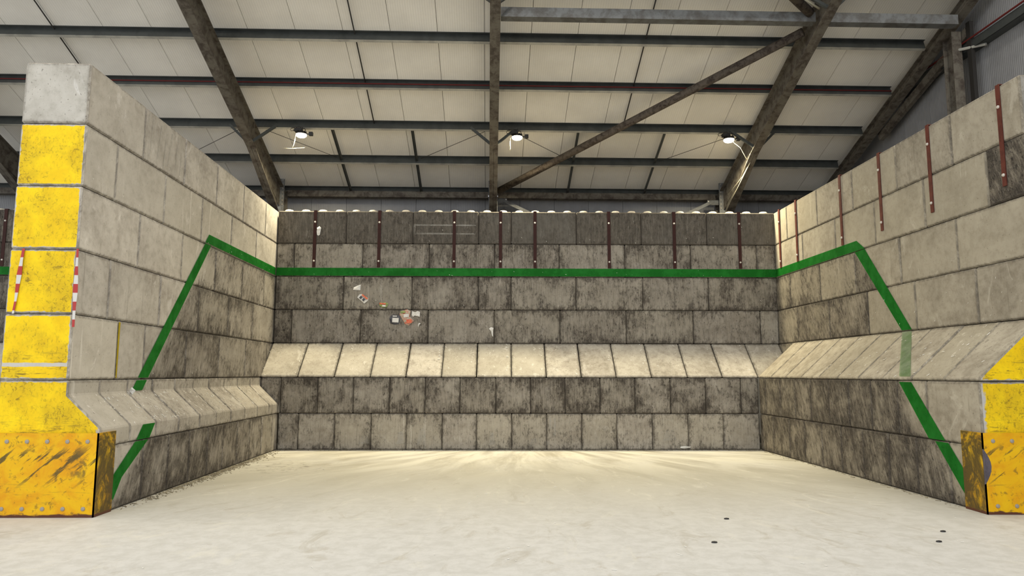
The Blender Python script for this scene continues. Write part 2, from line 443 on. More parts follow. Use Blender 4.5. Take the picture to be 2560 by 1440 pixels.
# ---- blocks
_bc = {}
def block_mesh(L, H, sec=None, T=.81, endslot=None, ch=.02, g=.004, mat='block'):
    """concrete block: local x along the wall, y into the wall, z up; sec = outline in (y,z)"""
    if sec is None: sec = ((0, 0), (0, H), (T, H), (T, 0))
    key = (round(L, 3), H, tuple(sec), endslot, ch, mat)
    if key in _bc: return _bc[key]
    zmin = min(b for a, b in sec); zmax = max(b for a, b in sec)
    sec2 = [(a, b + (g if b == zmin else (-g if b == zmax else 0))) for a, b in sec]
    G_ = Geo(); G_.sweep(sec2, (-L / 2 + g, 0, 0), (L / 2 - g, 0, 0), (0, 1, 0), (0, 0, 1))
    me = bpy.data.meshes.new('block'); me.from_pydata(G_.v, [], G_.f)
    bm = bmesh.new(); bm.from_mesh(me)
    bmesh.ops.recalc_face_normals(bm, faces=bm.faces)
    bmesh.ops.bevel(bm, geom=list(bm.edges), offset=ch, segments=1, affect='EDGES', profile=.5)
    for f in bm.faces:
        f.material_index = 0
        if endslot and abs(f.normal.x) > .95 and (f.normal.x > 0) == (endslot[0] > 0): f.material_index = 1
    bm.to_mesh(me); bm.free()
    me.materials.append(M[mat])
    if endslot: me.materials.append(M[endslot[1]])
    _bc[key] = me; return me

def put_block(wall, s0, s1, z, depth, H=.8, sec=None, T=.81, endslot=None, tone=.5, gd=0., ad=0., name='block', ch=.02):
    me = block_mesh(s1 - s0, H, sec, T, endslot, ch, mat={'wall_left': 'blockleft', 'wall_right': 'blockright'}.get(wall.name, 'block'))
    o = newobj(name, me, wall)
    o.location = ((s0 + s1) / 2, depth + random.uniform(-.004, .004), z)
    o.rotation_euler = (random.uniform(-.0025, .0025), random.uniform(-.0015, .0015), random.uniform(-.002, .002))
    o.color = (tone, gd, (s1 - s0) / 2, ad)
    return o
def var(a, b): return random.uniform(a, b)

# ------------------------------------------------------------------ floor
g = Geo()
g.add([(-26, -24, 0), (14, -24, 0), (14, 24, 0), (-26, 24, 0), (-26, -24, -.2), (14, -24, -.2), (14, 24, -.2), (-26, 24, -.2)],
      [(0, 1, 2, 3), (7, 6, 5, 4), (0, 4, 5, 1), (1, 5, 6, 2), (2, 6, 7, 3), (3, 7, 4, 0)])
fl = g.obj('floor', 'floor'); fl['kind'] = 'structure'

# ------------------------------------------------------------------ roof and cladding
YE = 20.42                                                     # eaves line
ce = empty('ceiling', (0, 0, 0), AB, 'structure')
Lr = math.hypot(YE - 1.0, SL * (YE - 1.0))
seam0 = -5.145
gp = Geo(); gp.box((-.495, 0, 0), (.495, Lr, .09)); pm = gp.mesh('roof_panel', 'roof')
gf = Geo(); gf.box((-.5, 0, .085), (.5, Lr, .10)); 
for k in range(-17, 16):
    o = newobj('roof_panel', pm, ce)
    o.location = (seam0 + k + .5, 1.0, rz(1.0)); o.rotation_euler = (-RANG, 0, 0)
g = Geo()                                                      # outer skin closes the seams
g.sweep([(0, .088), (0, .12), (Lr, .12), (Lr, .088)], (seam0 - 17, 1.0, rz(1.0)), (seam0 + 16, 1.0, rz(1.0)),
        (0, math.cos(RANG), -math.sin(RANG)), (0, math.sin(RANG), math.cos(RANG)))
g.obj('roof_skin', 'black', ce)

wr = empty('wall_rear', W((0, YE, 0)), AB, 'structure')        # cladding behind the block wall
gp = Geo(); gp.box((-.496, 0, 0), (.496, .08, rz(YE) - .03)); pm = gp.mesh('cladding_panel', 'clad')
for k in range(-17, 15):
    o = newobj('cladding_panel', pm, wr); o.location = (seam0 + k + .5, 0, 0)
g = Geo(); g.box((seam0 - 17, .085, 0), (seam0 + 15, .10, rz(YE) - .03)); g.obj('outer_skin', 'black', wr)

BXG = 9.95
wg = empty('wall_gable', W((BXG, YE, 0)), AB - math.pi / 2, 'structure')     # local x runs towards the camera
for k in range(0, 20):
    by0 = YE - k; by1 = YE - k - 1
    g = Geo(); g.sweep([(.004, 0), (.996, 0), (.996, rz(by1) - .0), (.004, rz(by0) - .0)], (0, 0, 0), (0, .08, 0), (1, 0, 0), (0, 0, 1))
    o = g.obj('cladding_panel', 'clad', wg); o.location = (k, 0, 0)
g = Geo(); g.sweep([(0, 0), (20, 0), (20, rz(YE - 20)), (0, rz(YE))], (0, .085, 0), (0, .10, 0), (1, 0, 0), (0, 0, 1)); g.obj('outer_skin', 'black', wg)

# ------------------------------------------------------------------ block walls
D, OB = 16.35, .81
YU = D + OB; YB = YU + .81
# ---- back wall
wb = empty('wall_back', (0, 0, 0), 0, 'structure')
def brow(js, i, depth, **k):
    for a, b in zip(js[:-1], js[1:]):
        kw = dict(k)
        for q in ('tone', 'gd', 'ad'):
            if q in kw and isinstance(kw[q], tuple): kw[q] = var(*kw[q])
        yield put_block(wb, a, b, i * .8, depth, **kw)
xlo, xhi, xul, xuh = -5.0, 5.80, -5.43, 6.64
rows = {
 6: [xul, -3.78, -2.17, -.58, .21, 1.79, 3.37, 4.97, xuh],
 5: [xul, -5.01, -3.37, -1.77, -.19, 1.37, 2.96, 4.56, 6.17, xuh],
 4: [xul, -3.81, -2.17, -.58, .21, 1.77, 3.38, 4.97, xuh],
 3: [xul, -5.02, -3.38, -1.77, -.19, 1.38, 2.97, 4.58, 6.20, xuh],
 1: [-5.42, -4.97, -4.14, -3.34, -2.53, -1.73, -.95, -.14, .64, 1.42, 2.21, 3.0, 3.8, 4.6, 5.4, xhi],
 0: [xlo, -4.55, -3.74, -2.93, -2.14, -1.34, -.57, .22, 1.0, 1.79, 2.58, 3.38, 4.19, 4.98, xhi],
}
stud = Geo(); stud.lathe([(.12, 0), (.11, .035), (.085, .066), (.06, .074)], 12); stm = stud.mesh('stud', 'block')
def studs(o, L):
    n = max(1, round(L / .4))
    for k in range(n):
        s_ = newobj('stud', stm, o); s_.location = (-L / 2 + (k + .5) * L / n, .2, .79); s_.color = (.60, 0, .1, 0)
tones6 = [.30, .33, .31, .36, .40, .30, .35, .37]
for j, o in enumerate(brow(rows[6], 6, YU, tone=.4, gd=0, ad=.3)):
    o.color[0] = tones6[j] * .32; o.color[3] = [.62, .60, .55, .50, .30, .62, .55, .42][j]
    studs(o, rows[6][j + 1] - rows[6][j])
ad5 = [.72, .60, .74, .80, .82, .60, .84, .66, .66]
for j, o in enumerate(brow(rows[5], 5, YU, tone=(.42, .48), gd=0, ad=.3)): o.color[3] = ad5[j]
ad4 = [.80, .58, .80, .82, .70, .68, .64, .84]
for j, o in enumerate(brow(rows[4], 4, YU, tone=(.42, .48), gd=0, ad=.6)): o.color[3] = ad4[j]
ad3 = [.85, .68, .68, .55, .72, .76, .74, .60, .35]
for j, o in enumerate(brow(rows[3], 3, YU, tone=(.42, .48), gd=0, ad=.6)): o.color[3] = ad3[j]
j3 = [-5.44, -4.60, -3.78, -2.97, -2.17, -1.37, -.58, .21, 1.0, 1.79, 2.58, 3.38, 4.2, 4.99, 5.80, 6.62]
bsec = ((0, 1.6), (0, 1.64), (.81, 2.4), (1.62, 2.4), (1.62, 1.6))
for a, b in zip(j3[:-1], j3[1:]):
    o = put_block(wb, a + .006, b - .006, 0, D, H=2.4, sec=bsec, tone=var(.47, .55), ad=var(.06, .18), name='sloped_block', ch=.018)
for o in brow(rows[1], 1, D, T=1.62, tone=(.42, .52), ad=(.70, .86)): pass
for o in brow(rows[0], 0, D, T=1.62, tone=(.50, .58), ad=(.46, .58)): pass
# the neighbouring bay's stretch of the same wall, seen past the left pillar
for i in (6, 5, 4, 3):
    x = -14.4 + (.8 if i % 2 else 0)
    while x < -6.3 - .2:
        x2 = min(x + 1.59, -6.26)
        o = put_block(wb, x, x2, i * .8, YU, tone=.25, ad=.95);  # dark tone and dirt value paint in the bay's lack of lamplight
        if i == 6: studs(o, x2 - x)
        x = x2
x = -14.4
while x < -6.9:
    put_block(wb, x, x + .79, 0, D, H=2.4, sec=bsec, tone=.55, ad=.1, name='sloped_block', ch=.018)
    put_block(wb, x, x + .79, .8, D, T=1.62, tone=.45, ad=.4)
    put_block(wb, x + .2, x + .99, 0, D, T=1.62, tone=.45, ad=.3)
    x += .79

# ---- left wall (local x runs away from the camera)
aL, YL = -.0257, 8.81
def xL(y, up=True): return (-5.4286 if up else -5.0015) + (y - D) * math.tan(aL)
wl = empty('wall_left', (xL(YL), YL, 0), math.pi / 2 - aL, 'structure')
YEND = YB
def lrow(js, i, depth=0., T=.81, sec=None, H=.8, names='block', z=None, face=None, fn=None, ch=.02):
    for j, (a, b) in enumerate(zip(js[:-1], js[1:])):
        es = (-1, face) if j == 0 and face else None
        tone, gd, ad = fn(j) if fn else (.5, 1, 0)
        put_block(wl, a - YL, b - YL, (i * .8 if z is None else z), depth, H=H, sec=sec, T=T, endslot=es, tone=tone, gd=gd, ad=ad, name=names, ch=ch)
E_ = YEND
lrow([8.81, 10.32, 11.77, 13.22, 14.73, 16.25, E_], 6, face='endface', fn=lambda j: (var(.54, .60), .0, [.0, .08, .04, .12, .06, .0][j]))
lrow([8.81, 9.60, 11.10, 12.60, 14.10, 15.65, E_], 5, face='yellow', fn=lambda j: (var(.54, .60), .0, [0, 0, .05, .18, .2, .05][j]))
lrow([8.81, 10.35, 11.85, 13.35, 14.85, 16.35, E_], 4, face='yellow', fn=lambda j: (var(.52, .58) if j else .62, .5, [0, 0, .05, .18, .18, .1][j]))
lrow([8.81, 9.62, 11.13, 12.65, 14.13, 15.63, E_], 3, face='yellow', fn=lambda j: (.52, [0, 0, .85, .80, .70, .5, .4][j], 0))
lrow([8.81, 9.94, 10.72, 12.22, 13.73, 15.26, 16.78, E_], 2, face='yellow', fn=lambda j: ([.60, .50, .45, .45, .45, .48, .5][j], [0, .70, .90, .82, .62, .72, .6][j], 0))
lsec = ((0, .8), (0, 1.02), (.425, 1.42), (.425, 1.6), (1.235, 1.6), (1.235, 1.42), (1.66, 1.02), (1.66, .8))
jl1 = [8.81, 9.54, 10.29, 11.05, 11.84, 12.58, 13.30, 14.08, 14.85, 15.65, D - .01]
for j, (a, b) in enumerate(zip(jl1[:-1], jl1[1:])):
    put_block(wl, a - YL, b - YL, 0, -.427, H=1.6, sec=lsec, endslot=(-1, 'yellow') if j == 0 else None,
              tone=var(.50, .56), gd=.12 + .2 * (j > 1), ad=.02, name='sloped_block', ch=.016)
jl0 = [8.81, 9.94, 10.73, 11.48, 12.24, 12.95, 13.70, 14.42, 15.19, 15.95, D - .01]
for j, (a, b) in enumerate(zip(jl0[:-1], jl0[1:])):
    put_block(wl, a - YL, b - YL, 0, -.427, T=1.66, endslot=(-1, 'yellow') if j == 0 else None, tone=.5, gd=[.95, 1., 1., .95, .92, .88, .8, .7, .5, .3][j], ad=0)
# hidden root of the wall behind the back wall's face (keeps the corner solid)
put_block(wl, D - YL, YB - YL, 0, -.0, H=1.6, T=.81, tone=.5, ad=.3)

# ---- right wall (local x runs towards the camera)
aR, YR = -.0168, 8.94
def xR(y, up=True): return (6.6389 if up else 5.8034) + (y - D) * math.tan(aR)
wrt = empty('wall_right', (xR(YB), YB, 0), -math.pi / 2 - aR, 'structure')
def rrow(js, i, fn, depth=0., T=.81, H=.8, sec=None, face=None, name='block', ch=.02, z=None):
    js = sorted(js, reverse=True)
    for j, (a, b) in enumerate(zip(js[:-1], js[1:])):
        last = j == len(js) - 2
        tone, gd, ad = fn(j)
        put_block(wrt, YB - a, YB - b, (i * .8 if z is None else z), depth, H=H, sec=sec, T=T, endslot=(1, face) if last and face else None,
                  tone=tone, gd=gd, ad=ad, name=name, ch=ch)
rrow([E_, 16.43, 14.87, 13.36, 11.87, 10.39, YR], 6, lambda j: (var(.44, .49), 0, [.0, .08, .14, .10, .20, .08][j]), face='endface')
rrow([E_, 17.16, 15.64, 14.12, 12.63, 11.14, 9.68, YR], 5, lambda j: (var(.42, .48), 0, [0, 0, .06, .04, .04, .02, 1.][j]), face='yellow')
rrow([E_, 16.38, 14.87, 13.41, 11.91, 10.42, YR], 4, lambda j: (var(.42, .47), [.80, .72, .45, .80, .1, 0][j], [0, 0, 0, .1, .05, 0][j]), face='yellow')
rrow([E_, 17.16, 16.05, 14.54, 13.03, 11.55, 10.06, YR], 3, lambda j: (var(.40, .45), [.75, .7, .88, .88, .15, 0, 0, ][j], [0, 0, 0, 0, .05, .07, .05][j]), face='yellow')
rsec = ((0, 1.6), (0, 1.64), (.835, 2.4), (1.66, 2.4), (1.66, 1.6))
rrow([D - .02, 15.60, 14.85, 14.10, 13.35, 12.62, 11.90, 11.15, 10.40, 9.65, YR], 2, lambda j: (var(.45, .50), 0, var(.05, .12)), depth=-.835, H=2.4, sec=rsec, face='yellow', name='sloped_block', ch=.016, z=0)
rrow([E_, D - .02], 2, lambda j: (.48, .4, 0))
rrow([D - .01, 15.95, 15.17, 14.44, 13.72, 12.98, 12.26, 11.54, 10.78, 10.05, YR], 1, lambda j: (.46, [.85, .8, .85, .82, .9, .95, 1., 1., 1., 0][j], .06), depth=-.835, T=1.66, face='yellow')
rrow([D - .01, 15.60, 14.77, 14.06, 13.33, 12.60, 11.87, 11.11, 10.38, 9.64, YR], 0, lambda j: (.48, [.8, .85, .85, .75, .85, .9, 1., 1., .95, .85][j], .06), depth=-.835, T=1.66, face='yellow')
rrow([E_, D - .01], 0, lambda j: (.48, .4, 0), H=1.6)

# ---- green line sprayed along the walls
def poly_film(parent_wall, pts3, mat, label=None):
    """thin film from ordered world points, thickened by 2 mm"""
    p = [Vector(q) for q in pts3]; n = (p[1] - p[0]).cross(p[-1] - p[0]).normalized()
    if n.y > .3 or (abs(n.y) < .3 and n.x * p[0].x > 0): n = -n
    g_ = Geo(); k = len(p); base = [q + n * .007 for q in p]; top = [q + n * .009 for q in p]
    g_.add(base + top, [tuple(range(k)), tuple(range(2 * k - 1, k - 1, -1))] + [(i, (i + 1) % k, k + (i + 1) % k, k + i) for i in range(k)])
    return g_
def film_obj(wall, polys, mat, label):
    G_ = Geo()
    for p in polys:
        g_ = poly_film(wall, p, mat); G_.add(g_.v, g_.f)
    o = G_.obj('painted_line', mat); o.parent = wall; o.matrix_parent_inverse = wall_inv(wall)
    o['label'] = label; return o
def wall_inv(wl_):
    m = Matrix.Translation(wl_.location) @ wl_.rotation_euler.to_matrix().to_4x4()
    return m.inverted()
film_obj(wb, [[(xul + .01, YU, 4.015), (xuh - .01, YU, 4.015), (xuh - .01, YU, 4.205), (xul + .01, YU, 4.205)]], 'green', 'green painted line')
film_obj(wb, [[(-14.3, YU, 4.015), (-6.3, YU, 4.015), (-6.3, YU, 4.205), (-14.3, YU, 4.205)]], 'green', 'green painted line')
def LP(y, z, up=True, d=0.): return (xL(y, up) + d, y, z)
film_obj(wl, [
    [LP(YU - .01, 4.02), LP(YU - .01, 4.205), LP(12.95, 4.19), LP(12.80, 4.02)],
    [LP(12.80, 4.0), LP(13.06, 4.0), LP(10.88, 1.62), LP(10.57, 1.62)],
    [LP(10.54, 1.585), LP(10.85, 1.585), LP(10.72, 1.44), LP(10.41, 1.44)]], 'green', 'green painted line')
film_obj(wl, [[LP(9.90, 1.0, 0), LP(10.25, 1.0, 0), LP(10.10, .81, 0), LP(9.73, .81, 0)],
    [LP(9.70, .79, 0), LP(10.07, .79, 0), LP(9.40, .38, 0), LP(9.22, .14, 0), LP(9.17, .12, 0), LP(9.17, .42, 0)]], 'green', 'green painted line')
def RP(y, z, up=True): return (xR(y, up), y, z)
film_obj(wrt, [[RP(YU - .01, 4.02), RP(YU - .01, 4.205), RP(13.30, 4.19), RP(13.02, 4.0)],
    [RP(13.38, 3.985), RP(13.02, 3.985), RP(11.70, 2.42), RP(11.98, 2.42)]], 'green', 'green painted line')
film_obj(wrt, [[RP(10.69, 1.575, 0), RP(10.38, 1.575, 0), RP(9.68, .81, 0), RP(10.04, .81, 0)],
    [RP(9.90, .785, 0), RP(9.62, .785, 0), RP(9.32, .46, 0), RP(9.32, .14, 0)]], 'green', 'green painted line')
film_obj(wrt, [[RP(11.98, 2.39), RP(11.71, 2.39), RP(10.40, 1.66, 0), RP(10.68, 1.66, 0)]], 'greenfaint', 'faded pale green line')

# old yellow paint left on a block edge, limewash drips and rubbed pale bars
film_obj(wl, [[LP(9.925, 1.62), LP(9.955, 1.62), LP(9.965, 2.38), LP(9.92, 2.38)]], 'yelfilm', 'narrow yellow paint edge')
rs = random.Random(5); st = []
for y0, w0, z0, z1, dy in ((10.42, .05, 5.55, 4.95, .10), (10.55, .03, 5.5, 4.86, .06), (10.83, .04, 5.5, 4.9, .10), (11.02, .05, 5.45, 4.85, .07), (11.2, .07, 5.5, 4.92, .10), (11.42, .05, 5.45, 4.86, .05), (11.6, .03, 5.3, 4.9, .04)):
    st.append([LP(y0 - dy, z1), LP(y0 - dy + w0 * .8, z1), LP(y0 + w0, z0), LP(y0, z0)])
film_obj(wl, st, 'wash', 'pale vertical limewash drips')
film_obj(wb, [[(-2.15, YU, 5.24), (-.64, YU, 5.24), (-.66, YU, 5.275), (-2.14, YU, 5.28)], [(-2.14, YU, 5.03), (-.66, YU, 5.03), (-.70, YU, 5.065), (-2.1, YU, 5.07)],
               [(-2.16, YU, 5.03), (-2.11, YU, 5.03), (-2.11, YU, 5.27), (-2.16, YU, 5.27)]], 'wash', 'pale rubbed bars on one top block')
sm = []
for x0, z0, w0, h0 in ((-1.9, .1, .22, .4), (-2.35, .12, .18, .3), (1.15, .3, .06, .45), (.98, .1, .1, .12), (1.05, .45, .05, .3), (.6, .06, .2, .2), (-.3, .1, .14, .3), (3.6, .2, .3, .25), (-3.2, .12, .25, .2)):
    sm.append([(x0, D, z0), (x0 + w0, D, z0 + .02), (x0 + w0 * .8, D, z0 + h0), (x0 + w0 * .25, D, z0 + h0 * .85)])
film_obj(wb, sm, 'wash', 'whitish scuffs low on the back wall')

# ------------------------------------------------------------------ portal frames
FW, FT, RD = .21, .016, .53
def frame(bx, name, label, first=True, depth=RD, haunch=True, fw=FW, y0=12.0):
    fr = empty(name, W((bx, 20.0, 0)), AB); tag(fr, label, 'steel frame')
    inv = lambda p: Vector(p) - Vector((bx, 20.0, 0))
    dirn = Vector((0, math.cos(RANG), -math.sin(RANG)))
    top0, top1 = rp(bx, y0, .207), rp(bx, 20.1, .207)
    g = Geo(); h = fw / 2; t_ = FT; wd = .006; dp = depth
    sec = [(-h, 0), (h, 0), (h, -t_), (wd, -t_), (wd, -dp + t_), (h, -dp + t_), (h, -dp), (-h, -dp), (-h, -dp + t_), (-wd, -dp + t_), (-wd, -t_), (-h, -t_)]
    mid = rp(bx, 17.6, .207)
    g.sweep(sec, inv(top0), inv(mid if haunch else top1), (1, 0, 0), NRM)
    if haunch:
        g.sweep([(-h, 0), (h, 0), (h, -t_), (wd, -t_), (wd, -dp), (-wd, -dp), (-wd, -t_), (-h, -t_)], inv(mid), inv(top1), (1, 0, 0), NRM)
    g.obj('rafter', 'steel', fr)
    if haunch:
        a = rp(bx, 17.45, .2 + depth); b = Vector((bx, 19.72, 5.86))
        a0 = inv(a); b0 = inv(b)
        g = Geo(); dv = (b0 - a0).normalized(); nn = Vector((0, -dv.z, dv.y))
        if nn.z < 0: nn = -nn
        g.sweep([(-h, 0), (h, 0), (h, .016), (-h, .016)], a0, b0, (1, 0, 0), nn)
        tz = inv(rp(bx, 19.72, .7))
        g.sweep([(a0.y, a0.z), (b0.y, b0.z), (tz.y, tz.z)], (-.006, 0, 0), (.006, 0, 0), (0, 1, 0), (0, 0, 1))
        g.obj('haunch', 'steel', fr)
        g = Geo()                                            # end plate against the column
        g.box((-.125, -.275, 5.78), (.125, -.25, 7.12)); ep = g.obj('end_plate', 'strut', fr)
        for sx in (-.085, .085):
            for kz in range(7):
                g = Geo(); g.lathe([(.018, 0), (.018, .018)], 6, Matrix.Translation((sx, -.276, 6.34 + kz * .115)) @ Matrix.Rotation(R(90), 4, 'X'))
                g.obj('bolt', 'boltdull', ep)
        g = Geo()
        for q in (-.25, .15): g.box((-h, q, 0), (h, q + .018, 7.0 - .36 * (q + .25)))
        g.box((-.006, -.24, 0), (.006, .16, 6.95)); g.obj('column', 'steel', fr)
        # stub plate under the third purlin
        sp_ = rp(bx, 17.2, .22); g = Geo(); q = inv(sp_)
        for sx in (-.1, .095): g.box((sx, q.y - .012, q.z - .52), (sx + .006, q.y + .004, q.z - .01))
        g.obj('stiffener', 'steel', fr)
    return fr
def knee(fr, bx, py, sgn):
    """angle brace from the rafter's lower flange up to a purlin"""
    o0 = Vector((bx, 20.0, 0))
    a = rp(bx + sgn * .09, py - .05, .2 + RD - .02) - o0; b = rp(bx + sgn * .60, py, .16) - o0
    g = Geo(); d = (b - a).normalized(); u = Vector((0, 1, 0)); v = d.cross(u).normalized()
    g.sweep([(-.03, 0), (.03, 0), (.03, .006), (-.024, .006), (-.024, .06), (-.03, .06)], a, b, u, v * sgn)
    g.obj('knee_brace', 'galv', fr)
PUR = [13.31, 14.66, 16.03, 17.40, 18.73, 20.10]
fA = frame(-5.855, 'portal_frame', 'dusty steel portal frame leaning down to the wall\'s left corner')
fB = frame(.075, 'portal_frame', 'upright-looking steel portal frame in the middle of the roof')
fC = frame(6.60, 'portal_frame', 'steel portal frame on the right with cobwebbed foot beside the third lamp')
fZ = frame(-12.3, 'portal_frame', 'dark steel portal frame glimpsed left of the yellow pillar')
for f_, bx in ((fA, -5.855), (fB, .075), (fC, 6.60)):
    for py in (PUR[3], PUR[0]):
        knee(f_, bx, py, -1); knee(f_, bx, py, 1)
# gable frame
fD = empty('gable_frame', W((9.5, 20, 0)), AB); tag(fD, 'dark steel gable frame along the far right end wall', 'steel frame')
g = Geo(); o0 = Vector((9.5, 20, 0)); h = .1
g.sweep([(-h, 0), (h, 0), (h, -.012), (.005, -.012), (.005, -.21), (h, -.21), (h, -.225), (-h, -.225), (-h, -.21), (-.005, -.21), (-.005, -.012), (-h, -.012)], rp(9.5, 11.0, .19) - o0, rp(9.5, 20.1, .19) - o0, (1, 0, 0), NRM)
g.obj('rafter', 'steel', fD)
g = Geo()
g.sweep([(-.05, 0), (.05, 0), (.05, -.2), (-.05, -.2)], rp(9.78, 13.9, .42) - o0, rp(9.70, 17.2, .36) - o0, (1, 0, 0), NRM); g.obj('tie', 'steel', fD)
g = Geo(); yc = 14.0 - 20
for q in (-.15, .14): g.box((0.0, yc + q, 0), (.2, yc + q + .012, rz(14.0) - .4))
g.box((.095, yc - .14, 0), (.105, yc + .14, rz(14.0) - .4)); g.obj('column', 'steel', fD)
g = Geo(); g.box((.22, yc - .4, 0), (.30, yc - .28, rz(13.7) - .4)); g.obj('side_post', 'black', fD)
g = Geo(); g.tube([(.1, 13.98 - 20, 8.36), (.35, 13.35 - 20, 8.22)], .03, 6); g.obj('cleat', 'galvlight', fD)

# ------------------------------------------------------------------ purlins, struts, braces
def zsec(d=.2, f=.065, l=.02, t_=.004):
    # a = along slope (positive towards eaves), b = perpendicular
    return [(-f, 0), (0, 0), (0, -d + t_), (f, -d + t_), (f, -d + l), (f + t_, -d + l), (f + t_, -d), (-t_, -d), (-t_, -t_), (-f + t_, -t_), (-f + t_, -l), (-f, -l)]
ORD = ['topmost steel purlin, crossing the very top of the picture', 'highest fully visible dark steel purlin under the white roof', 'second steel purlin from the top, with a thin red cable along its web',
       'third steel purlin, the one the lamps hang under', 'fourth steel purlin, just above the eaves beam', 'slim steel eaves purlin tucked into the roof edge above the eaves beam']
dirS = Vector((0, math.cos(RANG), -math.sin(RANG)))
for i, py in enumerate(PUR):
    o0 = Vector((0, py, rz(py)))
    e_ = empty('steel_purlin', W(o0), AB); tag(e_, ORD[i], 'purlin', 'roof purlins')
    x0, x1 = -21.5, 9.42
    g = Geo(); g.sweep(zsec(.2 if i < 5 else .12), (x0, 0, 0), (x1, 0, 0), dirS, NRM); g.obj('web', 'galv', e_)
    g = Geo(); g.sweep([(-.003, -.2 - .002), (.066, -.2 - .002), (.066, -.2 - .005), (-.003, -.2 - .005)], (x0, 0, 0), (x1, 0, 0), dirS, NRM)
    if i == 5: g = Geo(); g.sweep([(-.003, -.122), (.045, -.122), (.045, -.126), (-.003, -.126)], (x0, 0, 0), (x1, 0, 0), dirS, NRM)
    g.obj('lower_flange', 'galvlight', e_)  # paler than the web: lamplight on the underside is put into the colour
    for bx in (-5.855, .075, 6.60):                                     # lap sleeves over each frame
        if i in (1, 2, 3, 4):
            g = Geo(); g.sweep([(-.010, -.012), (-.006, -.012), (-.006, -.192), (-.010, -.192)], (bx - .55, 0, 0), (bx + .55, 0, 0), dirS, NRM); g.obj('sleeve', 'galv', e_)
for bx0, bx1, nm in ((-21.4, 9.42, 'long thin red cable clipped along the second purlin from the top'),):
    a = rp(bx0, PUR[2], .1) - dirS * .018; b = rp(bx1, PUR[2], .1) - dirS * .018
    g = Geo(); g.tube([W(a), W(b)], .014, 6); tag(g.obj('red_cable', 'cable'), nm, 'cable')
# gable rail with cable
g = Geo(); g.box((-.20, 0, -.09), (-.004, 9.5, -.08)); g.box((-.20, 0, -.09), (-.19, 9.5, .09)); g.box((-.20, 0, .08), (-.004, 9.5, .09))
o = g.obj('wall_rail', 'galv'); o.location = W((BXG, 9.0, 8.35)); o.rotation_euler = (0, 0, AB); tag(o, 'grey steel rail along the ribbed right end wall', 'rail')
g = Geo(); g.tube([(0, 0, 0), (0, 9.3, 0)], .018, 6); o = g.obj('red_cable', 'cable'); o.location = W((BXG - .225, 9.1, 8.47)); o.rotation_euler = (0, 0, AB)
tag(o, 'dark red cable on top of the right end wall\'s rail', 'cable')

def beam(name, p0, p1, w_, h_, mat, label, cat, ux=(0, 1, 0), uy=(0, 0, 1)):
    p0 = W(p0); p1 = W(p1); o0 = p0
    ux = (MB_.to_3x3() @ Vector(ux)); uy = Vector(uy)
    g = Geo(); g.sweep([(-w_ / 2, -h_ / 2), (w_ / 2, -h_ / 2), (w_ / 2, h_ / 2), (-w_ / 2, h_ / 2)], (0, 0, 0), p1 - p0, ux, uy)
    o = g.obj(name, mat); o.location = o0; tag(o, label, cat); return o
# eaves beams
for a, b, lb in ((-5.72, -.06, 'grey box eaves beam between the left and middle frames'), (.21, 6.46, 'grey box eaves beam between the middle and right frames'),
                 (6.74, 9.4, 'dark box eaves beam at the far right behind the bay corner'), (-21, -6.0, 'dark eaves beam left of the left frame')):
    beam('eaves_beam', (a, 20.12, 6.735), (b, 20.12, 6.735), .2, .17, 'steel', lb, 'beam')
# roof struts
for a, b, lb in ((.19, 6.49, 'long grey box strut between the middle and right frames near the top'), (6.71, 9.4, 'short grey box strut from the right frame to the gable')):
    c0 = rp(a, 13.72, .47); c1 = rp(b, 13.72, .47)
    beam('roof_strut', c0, c1, .20, .20, 'strut', lb, 'beam')
def tube(name, pts, r_, mat, label, cat, n=12):
    g = Geo(); p0 = W(pts[0]); g.tube([W(p) - p0 for p in pts], r_, n); o = g.obj(name, mat, smooth=True); o.location = p0; tag(o, label, cat); return o
tube('brace_tube', [(.22, 19.42, 6.70), (6.42, 13.90, 8.69)], .092, 'tube', 'long rusty round tube rising diagonally from the middle frame\'s foot to the right strut', 'brace')
tube('brace_tube', [(6.36, 13.42, 8.85), (.2, 8.9, 10.5)], .092, 'tube', 'short-looking rusty tube cut by the picture\'s top edge above the right strut', 'brace')
tube('conduit', [(6.08, 13.25, 9.09), (6.66, 13.53, 8.97)], .022, 'web', 'bright thin conduit behind the right frame at the picture\'s top', 'conduit', 8)
# wall bracing stubs with gusset plates
for x0, x1, xe, ze, lb in ((.17, .47, 1.25, 6.12, 'bolted angle brace leaving the middle frame below the eaves beam'), (6.52, 6.18, 5.45, 6.14, 'bolted angle brace leaving the right frame below the eaves beam')):
    e_ = empty('wall_brace', W((x0, 19.9, 6.54)), AB); tag(e_, lb, 'brace'); sg = 1 if x1 > x0 else -1
    g = Geo(); g.box((min(0, x1 - x0), -.01, -.07), (max(0, x1 - x0), .0, .07)); p = g.obj('gusset_plate', 'strut', e_)
    for q in (-.09, -.03):
        g2 = Geo(); g2.lathe([(.02, 0), (.02, .02)], 6, Matrix.Translation(((x1 - x0) + sg * q, -.011, .03 + (q + .03) * .9)) @ Matrix.Rotation(R(90), 4, 'X')); g2.obj('bolt', 'bolt', p)
    g = Geo(); d = Vector((xe - x1 + sg * .1, 0, ze - 6.54)); d0 = Vector((x1 - x0 - sg * .1, -.03, 0))
    g.sweep([(-.008, -.045), (.008, -.045), (.008, .045), (-.008, .045)], d0, d0 + d, (0, 1, 0), d.cross(Vector((0, 1, 0))).normalized()); g.obj('angle_bar', 'strut', e_)
